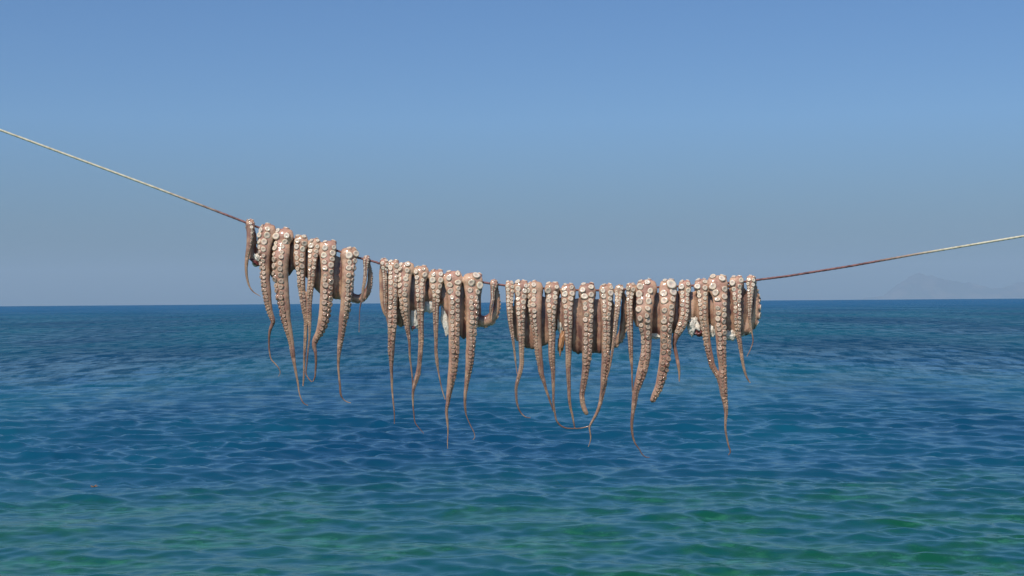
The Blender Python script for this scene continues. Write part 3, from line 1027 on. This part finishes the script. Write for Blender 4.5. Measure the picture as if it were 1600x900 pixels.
# ---- third octopus
A = [
    Arm([(796, 438, 13.5), (796.5, 455.5, 13), (796, 473, 11), (797, 491, 10), (798.5, 509, 8), (801, 526.5, 5.8), (803.3, 544.5, 3.8), (805.3, 562, 3), (806, 569, 2), (808, 584, 1.4)],
        (5, 5, 0), rear=[(797, 468, 9), (799, 492, 9), (803, 513, 10), (812, 530, 13)], phi_rear=0, seed=21, sr=0.2),
    Arm([(814.5, 434.5, 23), (814.5, 446.5, 21.5), (814.5, 464.5, 18), (813.5, 482, 16), (814, 500, 14), (814.5, 518, 12.5), (815, 535.5, 10), (815, 553, 8), (815, 569, 7.2), (812.7, 581, 7), (809.5, 592, 6.5), (806.5, 604.5, 5), (806.5, 618.5, 4), (808, 631, 3.4), (811, 640, 2.6), (815.5, 647, 2), (821, 651.5, 1.6), (829, 653, 1.1)],
        (0, 4, 20), seed=22, z=2, sr=0.185),
    Arm([(836.5, 440.5, 25), (836.5, 455.5, 23), (836.5, 473, 21), (837, 491, 18.5), (839, 509, 15), (840, 526.5, 12.5), (841.5, 544.5, 11.5), (843.3, 562, 10), (844.5, 569, 9.5), (846, 583, 8), (850, 595.5, 5.7), (853.8, 610, 4), (858, 622, 3.4), (862, 634.5, 2.6), (865, 643, 2)],
        (-38, -48, -55), seed=23, sr=0.155),
    Arm([(863, 441, 25), (863, 455.5, 22), (862, 473, 18.5), (861.5, 491, 16), (862, 509, 13.5), (862.5, 526.5, 11.3), (862, 544.5, 11), (862.5, 562, 10.5), (864, 578, 7.7), (864.5, 595.5, 6), (864.7, 613, 4.6), (865, 631, 3.6), (867, 645, 3.2), (870, 658, 3), (876, 665, 2.6), (884, 668.8, 2.4), (894, 669.6, 2.2), (904, 669.4, 2), (913, 668, 2), (920, 666, 2)],
        (0, 0, 5), seed=24, sr=0.175, z=1),
    Arm([(888, 444.5, 24), (887, 464.5, 20.5), (887, 482, 17), (887.3, 500, 16), (887.8, 518, 13.5), (888.2, 535.5, 11), (888.4, 553, 9.7), (888, 569, 8.7), (888.2, 586.5, 7.3), (889, 604.5, 6.5), (889.5, 622, 5.5), (891.3, 636.5, 4.5), (894.3, 649, 3.6), (896.5, 661, 2.8), (898, 669, 1.8)],
        (0, 0, 0), seed=25, sr=0.175, z=1.5),
    Arm([(917.5, 442, 28), (917.5, 455.5, 25), (918.5, 473, 19.5), (919, 491, 18), (918, 509, 17.3), (918, 526.5, 17), (917.5, 544.5, 16), (916.5, 562, 14.5), (915.8, 569, 13), (914, 586.5, 11.3), (911, 604.5, 9.7), (909.3, 618.5, 8.2), (910.7, 631, 8), (913.5, 640, 8), (917, 647, 6.5)],
        (0, 5, 12), seed=26, sr=0.185, z=1.5, nosuck_below=628),
    Arm([(947.5, 443, 24), (947, 455.5, 21), (947, 473, 18), (947, 491, 16), (947, 509, 14.5), (947, 526.5, 14), (946.5, 544.5, 13.5), (946.5, 562, 13.3), (946, 569, 13), (944, 586.5, 11.3), (942.5, 604.5, 9.3), (939.3, 622, 6.7), (935.8, 636.5, 5.5), (930.5, 649, 4.5), (924.5, 659.5, 3.6), (921, 667, 3), (922, 675.5, 2.6), (923, 684.5, 2.2), (922, 691, 1.6), (919, 698, 1)],
        (5, 8, 38), seed=27, sr=0.185, z=1),
    Arm([(967, 449, 13.5), (966, 464.5, 10.8), (964.7, 482, 9.2), (962.5, 500, 8), (960.8, 518, 6.8), (958.4, 535.5, 5.2), (956, 553, 4.2), (953.5, 569, 3.2), (951, 582, 2.2), (948, 590, 1.8), (945, 597, 1.6), (940, 606, 1.4), (938, 613, 1)],
        (0, 0, 10), rear=[(973, 462, 9), (975, 482, 10), (974, 504, 10.5), (970, 524, 12), (962, 535, 13), (951, 540, 14)], phi_rear=75, seed=28, sr=0.2, z=9),
]
o3 = build_octopus('third octopus from the left, arms close together with tips joined in a low U',
                   A, [(803, 515), (810, 534), (822, 545), (835, 546), (850, 541), (858, 538), (866, 522), (876, 508), (884, 522), (892, 548), (904, 553), (916, 551), (926, 551), (938, 553), (950, 545), (962, 532)], 3.0, top_off=12)
lump('inner_flesh', 875.5, 503, 2, 11, 34, 8, WHITE, o3, 7, 0.15, 0)
lump('inner_flesh', 877, 533, 3, 9, 36, 7, ORANGE, o3, 8, 0.22, -4)

# ---- fourth octopus (right end)
A = [
    Arm([(986.5, 443.5, 17), (986, 455.5, 14.5), (984, 473, 10.7), (984.5, 491, 10), (984.3, 509, 10), (985, 526.5, 9), (985.5, 544.5, 7.7), (986.4, 562, 6), (987, 569, 4.4), (987.5, 586.5, 3), (988, 604.5, 2), (988, 613, 1.4)],
        (-10, -15, 0), rear=[(990, 470, 10), (993, 492, 12), (1000, 508, 14)], phi_rear=-10, seed=31, sr=0.19),
    Arm([(1011, 437, 33), (1009.5, 455.5, 31), (1008, 473, 28), (1007, 491, 26.5), (1008.5, 509, 22), (1010, 526.5, 17.5), (1009.8, 544.5, 16.5), (1007.5, 562, 17), (1006, 569, 17), (1002.5, 583, 16), (998.5, 595.5, 13.5), (993, 613, 10), (990.6, 631, 8), (988, 649, 5.3), (987, 666.5, 4.2), (988.5, 681, 3.4), (991.8, 691.5, 2.6), (999, 702, 1.8), (1004.5, 711, 1.6), (1010, 714.5, 1.4), (1015, 714.7, 1)],
        (-12, -14, 48), seed=32, sr=0.165, big=[(1011, 443, 5.4)], gap=3),
    Arm([(1044, 438, 28), (1043.5, 455.5, 28), (1043, 473, 25), (1042.5, 491, 23), (1041, 509, 20), (1040.5, 526.5, 18.5), (1040, 544.5, 17.5), (1038.5, 562, 17), (1037.5, 569, 17), (1034, 586.5, 15), (1029.5, 604.5, 13), (1023, 618.5, 11), (1019, 627, 8.5)],
        (0, 2, 15), seed=33, z=3, sr=0.20, big=[(1048.5, 447, 9.0)]),
    Arm([(1070, 439.5, 21), (1069.5, 455.5, 17), (1069.8, 473, 16), (1069, 491, 15.5), (1066.5, 505, 15), (1061, 516, 14), (1056, 526, 10.5), (1053.7, 537, 6.8), (1056.5, 553, 6.3), (1060, 571, 5.5), (1061.3, 581, 4), (1061.3, 596, 1.5)],
        (0, 0, -10), seed=34, sr=0.18, nosuck_below=522),
    Arm([(1096, 437.5, 23), (1097.5, 455.5, 19), (1098.5, 473, 16), (1099.5, 491, 14.5), (1101.8, 509, 12.5), (1104, 526.5, 11.3), (1107, 544.5, 10.8), (1111, 562, 10), (1112.5, 569, 9.3), (1118.5, 581, 8.3), (1125, 595.5, 7), (1127.5, 613, 5), (1130, 628, 3)],
        (-8, -25, -50), seed=35, sr=0.18),
    Arm([(1121, 430.5, 34), (1122.5, 446.5, 30), (1124.5, 464.5, 23.5), (1125, 482, 21), (1125, 500, 19), (1126, 518, 18), (1127, 535.5, 16), (1127.5, 553, 15), (1129, 571, 12.7), (1129.5, 586.5, 13), (1130.5, 604.5, 12), (1132, 622, 10), (1133.8, 634.5, 8), (1134.5, 645, 6.2), (1133.6, 658, 4.2), (1133.4, 670, 3.4), (1135.7, 684.5, 3), (1139, 698.5, 2.6), (1141.3, 707, 2), (1138, 711, 1.5)],
        (2, 8, 10), seed=36, z=4, sr=0.19, big=[(1128, 436, 6.2)]),
    Arm([(1151, 431.5, 24), (1150.5, 446.5, 20.5), (1150.5, 461, 15.5), (1151.5, 477, 13.5), (1152, 491, 14), (1152, 505, 12.7), (1153.3, 519.5, 10), (1156, 535.5, 7.7), (1158.5, 553, 6.2), (1161.5, 571, 4.7), (1164, 581, 4), (1168, 592, 3), (1172, 598, 1.6)],
        (0, 0, -20), seed=37, sr=0.2),
    Arm([(1173, 431.5, 15), (1173, 446.5, 13), (1172, 464.5, 9.7), (1171.5, 482, 7.2), (1171.5, 500, 5.2), (1174.5, 518, 2.7), (1176.5, 534, 2), (1173, 545, 1.6), (1167, 557, 1.1)],
        (-10, -5, 0), rear=[(1178, 448, 9), (1180, 466, 13), (1179, 484, 17), (1175, 500, 19), (1166, 512, 19), (1154, 516, 17)], phi_rear=75, seed=38, sr=0.19, z=4),
]
o4 = build_octopus('rightmost octopus with fat arms and one very large white sucker near the rope',
                   A, [(993, 498), (1000, 508), (1012, 519), (1020, 525), (1030, 527), (1045, 524), (1060, 519), (1070, 513), (1078, 503), (1086, 498), (1095, 512), (1105, 505), (1115, 516), (1125, 519), (1135, 526), (1146, 530), (1156, 524), (1170, 514)], 4.0, top_off=8)
lump('inner_flesh', 1084, 508, 0, 17, 28, 9, WHITE, o4, 9, 0.42, 10)
lump('inner_flesh', 1091, 519, 1, 16, 14, 9, MAROON, o4, 10, 0.35, 0)
lump('inner_flesh', 1112, 517, 3, 12, 22, 8, WHITE, o4, 11, 0.2, 0)
lump('inner_flesh', 1142, 524, 2, 21, 16, 10, WHITE, o4, 12, 0.12, 5)
lump('inner_flesh', 1024, 525, 5, 20, 9, 9, WHITE, o4, 13, 0.15, -10)


# ---------------------------------------------------------------- a fleck of drifting weed
def build_fleck():
    c = at(147, 764, 24.0)
    m, t, p, _ = new_mat('wet_brown_weed')
    geo = N(t, 'ShaderNodeNewGeometry')
    t.links.new(mixc(t, mrange(t, noise_tex(t, geo.outputs['Position'], 60, 2), 0.4, 0.6), (0.34, 0.17, 0.07), (0.20, 0.09, 0.04)), p.inputs['Base Color'])
    p.inputs['Roughness'].default_value = 0.4
    vs, fs = [], []
    rng = random.Random(3)
    for k in range(7):
        a = rng.uniform(0, 6.28)
        L = rng.uniform(0.04, 0.065)
        d = Vector((math.cos(a), math.sin(a), rng.uniform(0.1, 0.7))).normalized()
        sd_ = d.cross(Vector((0, 0, 1))).normalized() * 0.014
        up = Vector((0, 0, 0.006))
        o = len(vs)
        for f, w_ in ((0, 0.5), (0.35, 1.0), (0.7, 0.9), (1, 0.15)):
            q = d * (L * f)
            vs += [q - sd_ * w_, q + up, q + sd_ * w_, q - up]
        for r_ in range(3):
            for q in range(4):
                a0, b0 = o + r_ * 4 + q, o + r_ * 4 + (q + 1) % 4
                fs.append((a0, b0, b0 + 4, a0 + 4))
    me = mesh_from('drifting_weed', vs, fs, m)
    ob = link(bpy.data.objects.new('drifting_weed', me))
    ob.location = (c[0], c[1], 0.03)
    tag(ob, label='tiny orange brown clump of weed drifting on the green water at the lower left', category='seaweed')


build_fleck()


# ---------------------------------------------------------------- sea haze
def build_haze():
    m = bpy.data.materials.new('sea_haze')
    m.use_nodes = True
    t = m.node_tree
    t.nodes.clear()
    out = N(t, 'ShaderNodeOutputMaterial')
    v = N(t, 'ShaderNodeVolumePrincipled')
    v.inputs['Color'].default_value = (0.62, 0.76, 0.87, 1)
    v.inputs['Density'].default_value = HAZE
    v.inputs['Anisotropy'].default_value = 0.0
    t.links.new(v.outputs[0], out.inputs['Volume'])
    b = 64000.0
    z0, z1 = -420.0, 1500.0
    vs = [(x, y, z) for z in (z0, z1) for y in (-b, b) for x in (-b, b)]
    fs = [(0, 2, 3, 1), (4, 5, 7, 6), (0, 1, 5, 4), (1, 3, 7, 5), (3, 2, 6, 7), (2, 0, 4, 6)]
    me = mesh_from('haze', vs, fs, m, smooth=False)
    o = link(bpy.data.objects.new('haze', me))
    tag(o, kind='stuff', label='thin pale sea haze')


HAZE = 2.4e-5
build_haze()
